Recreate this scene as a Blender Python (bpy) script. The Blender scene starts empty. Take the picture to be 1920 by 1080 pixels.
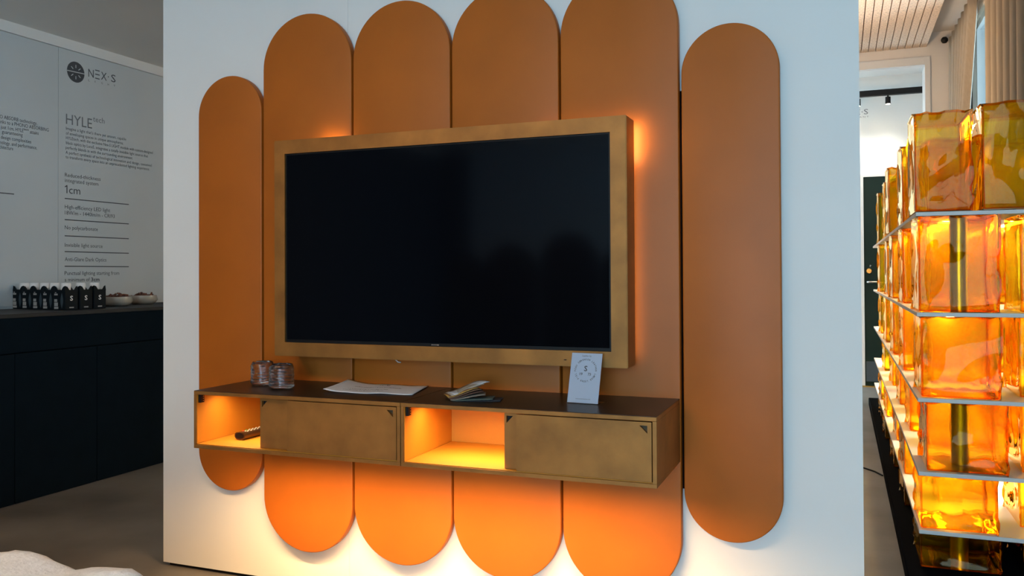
import bpy, bmesh, math, random
from mathutils import Vector, Matrix, noise
random.seed(11)
sc = bpy.context.scene
C = bpy.context.collection
R = math.radians

# ---------------------------------------------------------------- camera
cd = bpy.data.cameras.new('camera'); cam = bpy.data.objects.new('camera', cd); C.objects.link(cam)
cd.sensor_width = 36; cd.lens = 1579.8 / 1920 * 36; cd.shift_y = -45.35 / 1920; cd.clip_start = .05
_yaw, _pit, _rol = R(21.302), R(.679), R(.293)
_r0 = Vector((math.cos(_yaw), math.sin(_yaw), 0)); _f0 = Vector((-math.sin(_yaw), math.cos(_yaw), 0)); _u0 = Vector((0, 0, 1))
_f = _f0 * math.cos(_pit) + _u0 * math.sin(_pit); _u1 = -_f0 * math.sin(_pit) + _u0 * math.cos(_pit)
_r = _r0 * math.cos(_rol) - _u1 * math.sin(_rol); _u = _r0 * math.sin(_rol) + _u1 * math.cos(_rol)
cam.matrix_world = Matrix(((_r.x, _u.x, -_f.x, 1.8962), (_r.y, _u.y, -_f.y, -2.4463), (_r.z, _u.z, -_f.z, 1.0876), (0, 0, 0, 1)))
sc.camera = cam

# ---------------------------------------------------------------- world (overcast daylight), exposure
w = bpy.data.worlds.new('world'); sc.world = w; w.use_nodes = True
bg = w.node_tree.nodes['Background']; bg.inputs[0].default_value = (.50, .79, 1.0, 1); bg.inputs[1].default_value = 6.4
vs = sc.view_settings
vs.view_transform = 'Standard'; vs.look = 'None'; vs.gamma = 1; vs.use_curve_mapping = False; vs.exposure = 0.85
sc.cycles.caustics_refractive = False; sc.cycles.caustics_reflective = False
sc.cycles.transparent_max_bounces = 24; sc.cycles.max_bounces = 14; sc.cycles.transmission_bounces = 12; sc.cycles.diffuse_bounces = 5

def area(name, loc, rot, sx, sy, energy, color, spread=180, portal=False, parent=None):
    l = bpy.data.lights.new(name, 'AREA'); l.shape = 'RECTANGLE'; l.size = sx; l.size_y = sy; l.energy = energy; l.color = color
    l.spread = R(spread)
    if portal: l.cycles.is_portal = True
    o = bpy.data.objects.new(name, l); C.objects.link(o); o.location = loc; o.rotation_euler = rot
    if parent: o.parent = parent
    return o

# daylight enters by the shopfront windows: portals in the openings
area('window_portal', (2.35, -6.62, 1.55), (R(90), 0, 0), 3.3, 2.7, 1, (1, 1, 1), portal=True)
area('window_portal', (4.38, -4.95, 1.55), (0, R(90), 0), 2.7, 2.1, 1, (1, 1, 1), portal=True)
area('window_portal', (3.05, 2.92, 1.6), (0, R(90), 0), 2.6, 3.6, 1, (1, 1, 1), portal=True)

# ---------------------------------------------------------------- materials
M = {}
def mat(name, col, rough=.5, metal=0, var=0, vscale=6, bump=0, bscale=80, spec=.5, emit=None, estr=0, sheen=0, stretch=None, col2=None, vdetail=4, coat=0):
    m = bpy.data.materials.new(name); m.use_nodes = True; M[name] = m
    nt = m.node_tree; b = nt.nodes['Principled BSDF']
    b.inputs['Base Color'].default_value = (*col, 1); b.inputs['Roughness'].default_value = rough
    b.inputs['Metallic'].default_value = metal; b.inputs['Specular IOR Level'].default_value = spec
    if sheen: b.inputs['Sheen Weight'].default_value = sheen
    if coat: b.inputs['Coat Weight'].default_value = coat
    if emit: b.inputs['Emission Color'].default_value = (*emit, 1); b.inputs['Emission Strength'].default_value = estr
    if var or bump:
        tc = nt.nodes.new('ShaderNodeTexCoord'); mp = nt.nodes.new('ShaderNodeMapping')
        nt.links.new(tc.outputs['Object'], mp.inputs[0])
        if stretch: mp.inputs['Scale'].default_value = stretch
    if var:
        n = nt.nodes.new('ShaderNodeTexNoise'); n.inputs['Scale'].default_value = vscale; n.inputs['Detail'].default_value = vdetail
        nt.links.new(mp.outputs[0], n.inputs['Vector'])
        cr = nt.nodes.new('ShaderNodeValToRGB'); nt.links.new(n.outputs['Fac'], cr.inputs[0])
        lo = tuple(c * (1 - var) for c in col); hi = col2 or tuple(min(1, c * (1 + var)) for c in col)
        cr.color_ramp.elements[0].position = .3; cr.color_ramp.elements[1].position = .7
        cr.color_ramp.elements[0].color = (*lo, 1); cr.color_ramp.elements[1].color = (*hi, 1)
        nt.links.new(cr.outputs[0], b.inputs['Base Color'])
    if bump:
        n2 = nt.nodes.new('ShaderNodeTexNoise'); n2.inputs['Scale'].default_value = bscale; n2.inputs['Detail'].default_value = 6
        nt.links.new(mp.outputs[0], n2.inputs['Vector'])
        bp = nt.nodes.new('ShaderNodeBump'); bp.inputs['Strength'].default_value = bump; bp.inputs['Distance'].default_value = .002
        nt.links.new(n2.outputs['Fac'], bp.inputs['Height']); nt.links.new(bp.outputs[0], b.inputs['Normal'])
    return m
WARM = (1.0, .61, .27)
mat('wall_white', (.78, .78, .77), .7, var=.015, vscale=3, bump=.05, bscale=200)
mat('wall_grey', (.53, .55, .56), .7, var=.03, vscale=2)
mat('plaster_warm', (.80, .73, .66), .8, var=.03, vscale=3)
mat('ceiling_paint', (.86, .84, .81), .85, var=.02, vscale=2)
mat('trim_white', (.72, .70, .68), .6)
mat('concrete', (.165, .15, .135), .55, var=.38, vscale=1.7, bump=.15, bscale=30, vdetail=8)
mat('leather', (.44, .110, .007), .50, var=.07, vscale=5, bump=.09, bscale=600, spec=.40)
mat('leather_lining', (.52, .21, .014), .55, var=.05, vscale=8, bump=.2, bscale=420)
mat('bronze', (.35, .150, .034), .48, metal=.5, var=.22, vscale=11, bump=.07, bscale=150, vdetail=5)
mat('brown_top', (.014, .008, .005), .36, var=.1, vscale=20, bump=.1, bscale=300)
mat('tv_screen', (.0015, .002, .0035), .09, spec=.45, coat=0)
mat('black_plastic', (.005, .005, .006), .5, spec=.25)
mat('black_matte', (.004, .004, .005), .9, spec=.03)
mat('counter_black', (.004, .0085, .013), .85, var=.1, vscale=12, spec=.05)
mat('counter_top', (.016, .017, .019), .6, var=.15, vscale=15, spec=.3)
mat('ink', (.05, .052, .06), .7)
mat('ink_light', (.16, .165, .18), .7)
mat('paper', (.74, .75, .80), .8, var=.02, vscale=20)
mat('card_white', (.66, .74, .90), .55)
mat('boucle', (.86, .87, .90), .95, var=.08, vscale=90, bump=1.0, bscale=160, sheen=.3)
mat('curtain', (.38, .31, .235), .9, var=.06, vscale=60, bump=.3, bscale=300, stretch=(1, 1, .1))
mat('wood_wool', (.78, .62, .49), .95, var=.28, vscale=70, bump=1.0, bscale=90)
mat('groove_brown', (.16, .07, .035), .9)
mat('plate_paint', (.70, .64, .60), .5)
mat('brass', (.55, .36, .10), .28, metal=1, var=.1, vscale=40)
mat('door_green', (.003, .017, .013), .5, var=.08, vscale=9, spec=.2)
mat('kick_grey', (.035, .055, .075), .5)
mat('recess_shade', (.07, .04, .016), .7)
mat('steel', (.55, .55, .54), .25, metal=1)
mat('ceramic', (.42, .37, .31), .25, var=.05, vscale=20)
mat('wall_sky_tint', (.68, .80, .93), .7)  # blue sky light put into the colour of the unseen back wall
mat('wall_reflect_dark', (.055, .06, .075), .8)  # unseen walls coloured dark so the screen's left side reflects dim
mat('led_tv', (.9, .7, .4), .5, emit=(1, .72, .32), estr=26)
mat('led_tv_dim', (.9, .7, .4), .5, emit=(1, .66, .22), estr=3)
mat('fill_globe_glow', (1, .9, .8), .5, emit=(1, .66, .36), estr=30)
mat('led_warm', (.9, .7, .4), .5, emit=(1, .62, .25), estr=1.0)
mat('lamp_glow', (1, .9, .7), .5, emit=(1, .84, .60), estr=26)
mat('spot_glow', (1, .95, .85), .5, emit=(1, .86, .62), estr=30)
mat('fill_panel_glow', (1, .97, .9), .5, emit=(1, .58, .24), estr=12)
mat('dark_fabric', (.012, .013, .016), .95)
mat('cap_white', (.85, .80, .78), .5)
mat('carton_black', (.004, .007, .010), .6, spec=.12)
mat('carton_facet', (.05, .075, .09), .28, metal=.5)
mat('carton_print', (.34, .32, .30), .6)

def glass_mat(name, tint, ior, tr, refr, trans, rough=.02, bscale=6, bstr=.6, fior=1.45, gl=(1, 1, 1)):
    m = bpy.data.materials.new(name); m.use_nodes = True; M[name] = m; nt = m.node_tree
    for n in list(nt.nodes): nt.nodes.remove(n)
    N = nt.nodes.new; Lk = nt.links.new
    out = N('ShaderNodeOutputMaterial'); tc = N('ShaderNodeTexCoord'); no = N('ShaderNodeTexNoise'); bu = N('ShaderNodeBump')
    no.inputs['Scale'].default_value = bscale; no.inputs['Detail'].default_value = 1.5; no.inputs['Distortion'].default_value = 1.2
    Lk(tc.outputs['Object'], no.inputs['Vector']); Lk(no.outputs['Fac'], bu.inputs['Height'])
    bu.inputs['Strength'].default_value = bstr; bu.inputs['Distance'].default_value = .02
    t = N('ShaderNodeBsdfTransparent'); t.inputs[0].default_value = (*tint, 1)
    r = N('ShaderNodeBsdfRefraction'); r.inputs[0].default_value = (*tint, 1); r.inputs['IOR'].default_value = ior; r.inputs['Roughness'].default_value = rough
    tl = N('ShaderNodeBsdfTranslucent'); tl.inputs[0].default_value = (*tint, 1)
    g = N('ShaderNodeBsdfGlossy'); g.inputs['Roughness'].default_value = rough
    fr = N('ShaderNodeFresnel'); fr.inputs[0].default_value = fior; g.inputs[0].default_value = (*gl, 1)
    for nd in (r, tl, g, fr): Lk(bu.outputs[0], nd.inputs['Normal'])
    m1 = N('ShaderNodeMixShader'); m1.inputs[0].default_value = refr / (tr + refr); Lk(t.outputs[0], m1.inputs[1]); Lk(r.outputs[0], m1.inputs[2])
    m2 = N('ShaderNodeMixShader'); m2.inputs[0].default_value = trans; Lk(m1.outputs[0], m2.inputs[1]); Lk(tl.outputs[0], m2.inputs[2])
    m3 = N('ShaderNodeMixShader'); Lk(fr.outputs[0], m3.inputs[0]); Lk(m2.outputs[0], m3.inputs[1]); Lk(g.outputs[0], m3.inputs[2])
    Lk(m3.outputs[0], out.inputs[0])
    return m
glass_mat('amber_glass', (1.0, .80, .10), 1.20, .45, .55, .12, bscale=4.0, bstr=.34, fior=1.25, gl=(1, .72, .42))
m = mat('clear_glass', (.80, .82, .84), .03, bump=.8, bscale=70); m.node_tree.nodes['Principled BSDF'].inputs['Transmission Weight'].default_value = 1
m.node_tree.nodes['Principled BSDF'].inputs['IOR'].default_value = 1.45
glass_mat('amber_glass_edge', (.90, .34, .04), 1.25, .4, .6, .10, bscale=4.0, bstr=.1, fior=1.3, gl=(1, .72, .42))
glass_mat('acrylic', (.96, .97, .98), 1.1, .9, .1, .0, bstr=.0)
glass_mat('window_glass', (.97, .98, .98), 1.02, 1.0, .001, .0, bstr=.0)

# ---------------------------------------------------------------- helpers
def tag(o, label, cat, group=None, kind=None):
    if label: o['label'] = label
    if cat: o['category'] = cat
    if group: o['group'] = group
    if kind: o['kind'] = kind
    return o
def link_mesh(name, bm, m, parent=None, smooth=None):
    me = bpy.data.meshes.new(name); bmesh.ops.recalc_face_normals(bm, faces=bm.faces[:]); bm.to_mesh(me); bm.free()
    me.materials.append(M[m] if isinstance(m, str) else m)
    if smooth:
        for p in me.polygons: p.use_smooth = True
        me.set_sharp_from_angle(angle=R(smooth))
    o = bpy.data.objects.new(name, me); C.objects.link(o)
    if parent: o.parent = parent; o.matrix_parent_inverse = parent.matrix_world.inverted()
    return o
def thing(name, label, cat, loc=(0, 0, 0), group=None):
    o = bpy.data.objects.new(name, None); C.objects.link(o); o.location = loc; o.empty_display_size = .05
    o.matrix_world = Matrix.Translation(loc)
    return tag(o, label, cat, group)
def bx(bm, x0, x1, y0, y1, z0, z1, bev=0, seg=1):
    vs = [bm.verts.new((x, y, z)) for x in (x0, x1) for y in (y0, y1) for z in (z0, z1)]
    fs = [bm.faces.new([vs[i] for i in f]) for f in ((0, 1, 3, 2), (4, 6, 7, 5), (0, 4, 5, 1), (2, 3, 7, 6), (0, 2, 6, 4), (1, 5, 7, 3))]
    if bev:
        es = list({e for f in fs for e in f.edges})
        bmesh.ops.bevel(bm, geom=es, offset=bev, segments=seg, profile=.5, affect='EDGES')
def box(name, x0, x1, y0, y1, z0, z1, m, parent=None, bev=0, seg=1):
    bm = bmesh.new(); bx(bm, x0, x1, y0, y1, z0, z1, bev, seg)
    return link_mesh(name, bm, m, parent, 40 if bev else None)
def structure(o):
    o['kind'] = 'structure'; return o
def lathe(name, prof, m, parent=None, loc=(0, 0, 0), n=40, wob=None, smooth=50):
    bm = bmesh.new(); rings = []
    for i, (r, z) in enumerate(prof):
        ring = []
        for k in range(n):
            a = 2 * math.pi * k / n; rr = r * (wob(a, z) if wob else 1)
            ring.append(bm.verts.new((loc[0] + rr * math.cos(a), loc[1] + rr * math.sin(a), loc[2] + z)))
        rings.append(ring)
    for a, b in zip(rings, rings[1:]):
        for k in range(n): bm.faces.new((a[k], a[(k + 1) % n], b[(k + 1) % n], b[k]))
    if prof[0][0] > 1e-5: bm.faces.new(rings[0][::-1])
    if prof[-1][0] > 1e-5: bm.faces.new(rings[-1])
    bmesh.ops.remove_doubles(bm, verts=bm.verts[:], dist=1e-6)
    return link_mesh(name, bm, m, parent, smooth)
def tube(name, pts, rad, m, parent=None, n=10):
    bm = bmesh.new(); rings = []; pts = [Vector(p) for p in pts]
    for i, p in enumerate(pts):
        d = (pts[min(i + 1, len(pts) - 1)] - pts[max(i - 1, 0)]).normalized()
        a = d.cross(Vector((0, 0, 1)));
        if a.length < 1e-3: a = d.cross(Vector((1, 0, 0)))
        a.normalize(); b = d.cross(a)
        rings.append([bm.verts.new(p + a * rad * math.cos(2 * math.pi * k / n) + b * rad * math.sin(2 * math.pi * k / n)) for k in range(n)])
    for a, b in zip(rings, rings[1:]):
        for k in range(n): bm.faces.new((a[k], a[(k + 1) % n], b[(k + 1) % n], b[k]))
    bm.faces.new(rings[0][::-1]); bm.faces.new(rings[-1])
    return link_mesh(name, bm, m, parent, 50)
def extrude_poly(bm, pts, d):
    """pts: list of Vector outline; d: extrude Vector"""
    a = [bm.verts.new(p) for p in pts]; f = bm.faces.new(a)
    r = bmesh.ops.extrude_face_region(bm, geom=[f]); vs = [v for v in r['geom'] if isinstance(v, bmesh.types.BMVert)]
    bmesh.ops.translate(bm, verts=vs, vec=d)
    return f
def capsule(name, x0, x1, z0, z1, y0, y1, m, parent=None, bev=.004, n=36):
    r = (x1 - x0) / 2; cx = (x0 + x1) / 2; pts = []
    for k in range(n + 1): a = math.pi * k / n; pts.append(Vector((cx + r * math.cos(a), y0, z1 - r + r * math.sin(a))))
    for k in range(n + 1): a = math.pi + math.pi * k / n; pts.append(Vector((cx + r * math.cos(a), y0, z0 + r + r * math.sin(a))))
    bm = bmesh.new(); f = extrude_poly(bm, pts, Vector((0, y1 - y0, 0)))
    es = [e for e in bm.edges if all(abs(v.co.y - y0) < 1e-6 for v in e.verts)]
    bmesh.ops.bevel(bm, geom=es, offset=bev, segments=3, profile=.5, affect='EDGES')
    return link_mesh(name, bm, m, parent, 35)
def text_verts(body, bold=False):
    cu = bpy.data.curves.new('t', 'FONT'); cu.body = body; cu.size = 1; cu.resolution_u = 2
    if bold: cu.offset = .018
    o = bpy.data.objects.new('t', cu); C.objects.link(o); dg = bpy.context.evaluated_depsgraph_get()
    me = bpy.data.meshes.new_from_object(o.evaluated_get(dg)); 
    v = [(p.co.x, p.co.y) for p in me.vertices]; f = [tuple(p.vertices) for p in me.polygons]
    bpy.data.objects.remove(o); bpy.data.curves.remove(cu); bpy.data.meshes.remove(me)
    return v, f
def text(name, body, width, org, right, up, m, parent=None, height=None, bold=False, off=.0008):
    v, f = text_verts(body, bold); x0 = min(a for a, b in v); x1 = max(a for a, b in v)
    sx = width / (x1 - x0); sy = sx if height is None else height / .73
    right = Vector(right); up = Vector(up); nrm = right.cross(up); org = Vector(org)
    me = bpy.data.meshes.new(name); me.from_pydata([org + right * (a - x0) * sx + up * b * sy + nrm * off for a, b in v], [], f)
    me.materials.append(M[m]); o = bpy.data.objects.new(name, me); C.objects.link(o)
    if parent: o.parent = parent; o.matrix_parent_inverse = parent.matrix_world.inverted()
    return o

# ================================================================ SETTING
XL, ZC = -2.40, 2.50
structure(box('floor', -2.6, 4.5, -6.8, 6.6, -.1, 0, 'concrete'))
# dropped ceiling on the left, higher plaster ceiling on the right
structure(box('ceiling', -2.6, 1.93, -6.8, .10, ZC, 3.3, 'ceiling_paint'))
structure(box('ceiling', -2.6, 1.0, .10, 6.6, ZC, 3.3, 'ceiling_paint'))
structure(box('ceiling', 1.93, 4.5, -6.8, .10, 3.12, 3.3, 'plaster_warm'))
structure(box('ceiling', 1.0, 4.5, .10, 5.7, 3.12, 3.3, 'plaster_warm'))
# main partition carrying the leather panels: two boards with a hairline joint, a recessed plinth
mw = structure(box('wall_partition', -.478, 1.944, .045, .16, .03, 2.16, 'wall_white'))
for a, b in ((-.482, .3280), (.3288, 1.9485)):
    box('wall_board', a, b, .035, .0448, .014, 2.16, 'wall_white', mw)
structure(box('baseboard_partition', -.465, 1.93, .05, .155, 0, .03, 'black_plastic'))
structure(box('wall_left', XL - .2, XL, -6.6, -.9, 0, ZC, 'wall_reflect_dark'))
wl = structure(box('wall_left', XL - .2, XL, -.9, 6.6, 0, ZC, 'wall_grey'))
structure(box('trim_1', XL, XL + .02, -6.5, 6.5, 2.44, ZC, 'trim_white'))
structure(box('wall_end', XL, 1.2, 5.5, 5.7, 0, 3.12, 'plaster_warm'))
# back wall with the shopfront window, right wall of the front room with a window row
structure(box('wall_back', XL, -2.0, -6.7, -6.5, 0, 3.12, 'wall_reflect_dark'))
structure(box('wall_back', -2.0, .7, -6.7, -6.5, 0, 3.12, 'wall_sky_tint'))
structure(box('wall_back', .7, 4.2, -6.7, -6.5, 0, .2, 'wall_grey'))
structure(box('wall_back', .7, 4.2, -6.7, -6.5, 2.9, 3.12, 'wall_grey'))
structure(box('wall_back', 4.0, 4.2, -6.7, -6.5, .2, 2.9, 'wall_grey'))
structure(box('wall_side', 4.2, 4.4, -6.7, 1.1, 0, .2, 'wall_grey'))
structure(box('wall_side', 4.2, 4.4, -6.7, 1.1, 2.9, 3.12, 'wall_grey'))
structure(box('wall_side', 4.2, 4.4, -3.9, 1.1, .2, 2.9, 'wall_grey'))
structure(box('wall_side', 4.2, 4.4, -6.7, -6.0, .2, 2.9, 'wall_grey'))
structure(box('wall_return', 2.84, 4.2, .9, 1.1, 0, 3.12, 'plaster_warm'))
def window(n, ax, c0, a0, a1, z0, z1, nm):
    """a window in a wall: ax 'x' -> plane x=c0 spanning y; ax 'y' -> plane y=c0 spanning x"""
    bm = bmesh.new(); t = .05
    def b(p, q, zz0, zz1):
        if ax == 'x': bx(bm, c0 - .03, c0 + .03, p, q, zz0, zz1)
        else: bx(bm, p, q, c0 - .03, c0 + .03, zz0, zz1)
    b(a0, a1, z0, z0 + t); b(a0, a1, z1 - t, z1); b(a0, a0 + t, z0 + t, z1 - t); b(a1 - t, a1, z0 + t, z1 - t)
    fr = structure(link_mesh('window_%d' % n, bm, 'trim_white'))
    for k in range(1, nm):
        p = a0 + (a1 - a0) * k / nm; bm = bmesh.new(); b(p - .025, p + .025, z0 + t, z1 - t); link_mesh('mullion', bm, 'trim_white', fr)
    for k in range(nm):
        p = a0 + (a1 - a0) * k / nm + .026; q = a0 + (a1 - a0) * (k + 1) / nm - .026
        bm = bmesh.new()
        if ax == 'x': bx(bm, c0 - .004, c0 + .004, p, q, z0 + t, z1 - t)
        else: bx(bm, p, q, c0 - .004, c0 + .004, z0 + t, z1 - t)
        link_mesh('pane', bm, 'window_glass', fr)
    return fr
window(1, 'y', -6.6, .7, 4.0, .2, 2.9, 3)
window(2, 'x', 4.3, -6.0, -3.9, .2, 2.9, 2)
# right-hand room: curtained window wall, doorway wall
XW = 2.84
structure(box('wall_right', XW, XW + .2, 1.1, 5.5, 0, .3, 'plaster_warm'))
structure(box('wall_right', XW, XW + .2, 1.1, 5.5, 2.95, 3.12, 'plaster_warm'))
structure(box('wall_right', XW, XW + .2, 4.75, 5.5, .3, 2.95, 'trim_white'))
window(3, 'x', 2.895, 1.1, 4.75, .3, 2.95, 3)
structure(box('wall_doorway', 2.584, XW + .2, 5.5, 5.7, 0, 3.12, 'plaster_warm'))
structure(box('wall_doorway', 1.2, 2.584, 5.5, 5.7, 2.85, 3.12, 'plaster_warm'))
structure(box('wall_doorway', 1.2, 1.5, 5.5, 5.7, 0, 2.85, 'plaster_warm'))
structure(box('trim_2', 2.578, 2.6175, 5.47, 5.72, 0, 2.912, 'trim_white'))
structure(box('trim_3', 1.5, 2.5775, 5.47, 5.4995, 2.845, 2.912, 'trim_white'))
structure(box('trim_4', 1.5, 2.5775, 5.4996, 5.72, 2.843, 2.8495, 'trim_white'))
# slatted wood-wool ceiling panel
cp = structure(box('ceiling_panel', 1.935, 2.594, 1.0, 5.499, 3.03, 3.12, 'groove_brown'))
k = 0; x = 2.594
bm = bmesh.new(); bx(bm, -.0505, 0, 0, 4.49, 0, .032); slat = link_mesh('slat', bm, 'wood_wool', cp); slat.location = (2.594, 1.005, 3.0)
for k in range(1, 11):
    s = slat.copy(); C.objects.link(s); s.parent = cp; s.location = (2.594 - .0575 * k, 1.005, 3.0 + .002 * (k % 2))
# far room beyond the doorway
wf = structure(box('wall_far', 1.2, 3.3, 6.28, 6.45, 0, 3.12, 'wall_white'))
structure(box('wall_far_side', 3.1, 3.3, 5.7, 6.28, 0, 3.12, 'wall_white'))
structure(box('ceiling_far', 1.2, 3.3, 5.7, 6.45, 2.95, 3.12, 'trim_white'))
text('lettering', 'NEX\u00b7S', .25, (1.905, 6.28, 2.597), (1, 0, 0), (0, 0, 1), 'ink_light', wf, height=.052)
text('lettering', 'P L A N T', .13, (2.03, 6.28, 2.566), (1, 0, 0), (0, 0, 1), 'ink_light', wf, height=.014)

# ---------------------------------------------------------------- door at the far end
d = structure(thing('door_1', 'dark green door with a brass lock and steel lever handle', None, (2.55, 6.26, 0)))
box('slab', 2.105, 2.98, 6.235, 6.279, .012, 1.99, 'door_green', d, .003)
box('frame', 2.075, 2.1045, 6.225, 6.2795, 0, 2.015, 'trim_white', d); box('frame', 2.9805, 3.02, 6.225, 6.2795, 0, 2.015, 'trim_white', d)
box('frame', 2.1045, 2.9805, 6.225, 6.2795, 1.9905, 2.015, 'trim_white', d)
box('threshold', 2.075, 3.02, 6.19, 6.234, 0, .012, 'brass', d)
box('kick_plate', 2.115, 2.97, 6.231, 6.2345, .05, .24, 'kick_grey', d)
bm = bmesh.new(); bmesh.ops.create_cone(bm, cap_ends=True, segments=24, radius1=.026, radius2=.022, depth=.03, matrix=Matrix.Translation((2.147, 6.219, 1.098)) @ Matrix.Rotation(R(90), 4, 'X'))
link_mesh('lock', bm, 'brass', d, 40)
h = tube('handle', [(2.135, 6.2345, .992), (2.135, 6.19, .992), (2.15, 6.185, .992), (2.27, 6.185, .992)], .010, 'steel', d)
text('lettering', 'P', .012, (2.155, 6.2345, 1.135), (1, 0, 0), (0, 0, 1), 'trim_white', d, height=.02)

# ---------------------------------------------------------------- track and spot in the far room
t = thing('ceiling_track', 'black ceiling track crossing the far room behind the doorway', 'track', (2.3, 5.95, 2.70))
box('rail', 1.25, 3.08, 5.925, 5.975, 2.700, 2.752, 'black_plastic', t)
for xx in (1.7, 2.8): box('hanger', xx - .006, xx + .006, 5.944, 5.956, 2.752, 2.952, 'steel', t)
def spot(x, label):
    s = thing('track_spotlight', label, 'spotlight', (x, 5.95, 2.62), 'spotlights on the far track')
    lathe('stem', [(.008, .062), (.008, .0795)], 'black_plastic', s, (x, 5.95, 2.62), 12)
    lathe('housing', [(.018, 0), (.023, .0), (.023, .064), (.006, .068)], 'black_plastic', s, (x, 5.95, 2.62), 24)
    lathe('lens', [(.0001, -.001), (.017, -.001)], 'spot_glow', s, (x, 5.95, 2.62), 20)
    l = bpy.data.lights.new('spot_beam', 'SPOT'); l.energy = 7; l.spot_size = R(84); l.spot_blend = 1.0; l.color = (1, .96, .86); l.shadow_soft_size = .02
    o = bpy.data.objects.new('spot_beam', l); C.objects.link(o); o.location = (x, 5.95, 2.61); o.rotation_euler = (R(22), 0, 0)
    o.parent = s; o.matrix_parent_inverse = s.matrix_world.inverted()
spot(2.313, 'small black spotlight on the far track, lighting the white wall above the green door')
spot(2.06, 'black track spotlight next to the white partition edge, left of the other spotlight')

# ---------------------------------------------------------------- curtains
def curtain(name, label, y0f, y1, xc, z0, z1, pleats, amp, parent=None):
    bm = bmesh.new(); nu, nv = pleats * 10, 24; rows = []
    ph = random.random() * 6
    for j in range(nv + 1):
        z = z0 + (z1 - z0) * j / nv; y0 = y0f(z); row = []
        for i in range(nu + 1):
            u = i / nu; a = amp * (1 - .25 * (j / nv))
            xx = xc + a * math.sin(2 * math.pi * pleats * u + .5 * math.sin(5 * u + ph)) + .3 * a * math.sin(4 * math.pi * pleats * u + 1.3 + z * .3)
            yy = y0 + (y1 - y0) * (u + .012 * math.sin(2 * math.pi * pleats * u + 1.0))
            row.append(bm.verts.new((xx, yy, z)))
        rows.append(row)
    for a, b in zip(rows, rows[1:]):
        for i in range(nu): bm.faces.new((a[i], a[i + 1], b[i + 1], b[i]))
    o = link_mesh(name, bm, 'curtain', parent, 80)
    sd = o.modifiers.new('thick', 'SOLIDIFY'); sd.thickness = .004
    return tag(o, label, 'curtain')
curtain('curtain', 'beige pleated curtain hanging beside the doorway, left of the window gap', lambda z: 4.15 + max(0, min(.45, (2.95 - z) * .65)), 5.42, 2.782, .02, 3.03, 7, .034)
curtain('curtain', 'beige pleated curtain behind the tall amber glass blocks, right of the window gap', lambda z: 1.35, 3.55, 2.782, .02, 3.07, 11, .034)
t = thing('wall_fixture', 'small round dark fixture on the wall above the doorway corner, beside the curtain', 'fixture', (2.726, 5.5, 3.02))
lathe('head', [(.0001, -.028), (.016, -.024), (.026, -.01), (.028, 0), (.026, .01), (.016, .024), (.0001, .028)], 'black_plastic', t, (2.726, 5.44, 3.03), 20)
box('bracket', 2.718, 2.734, 5.46, 5.4995, 3.022, 3.038, 'black_plastic', t)

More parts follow.
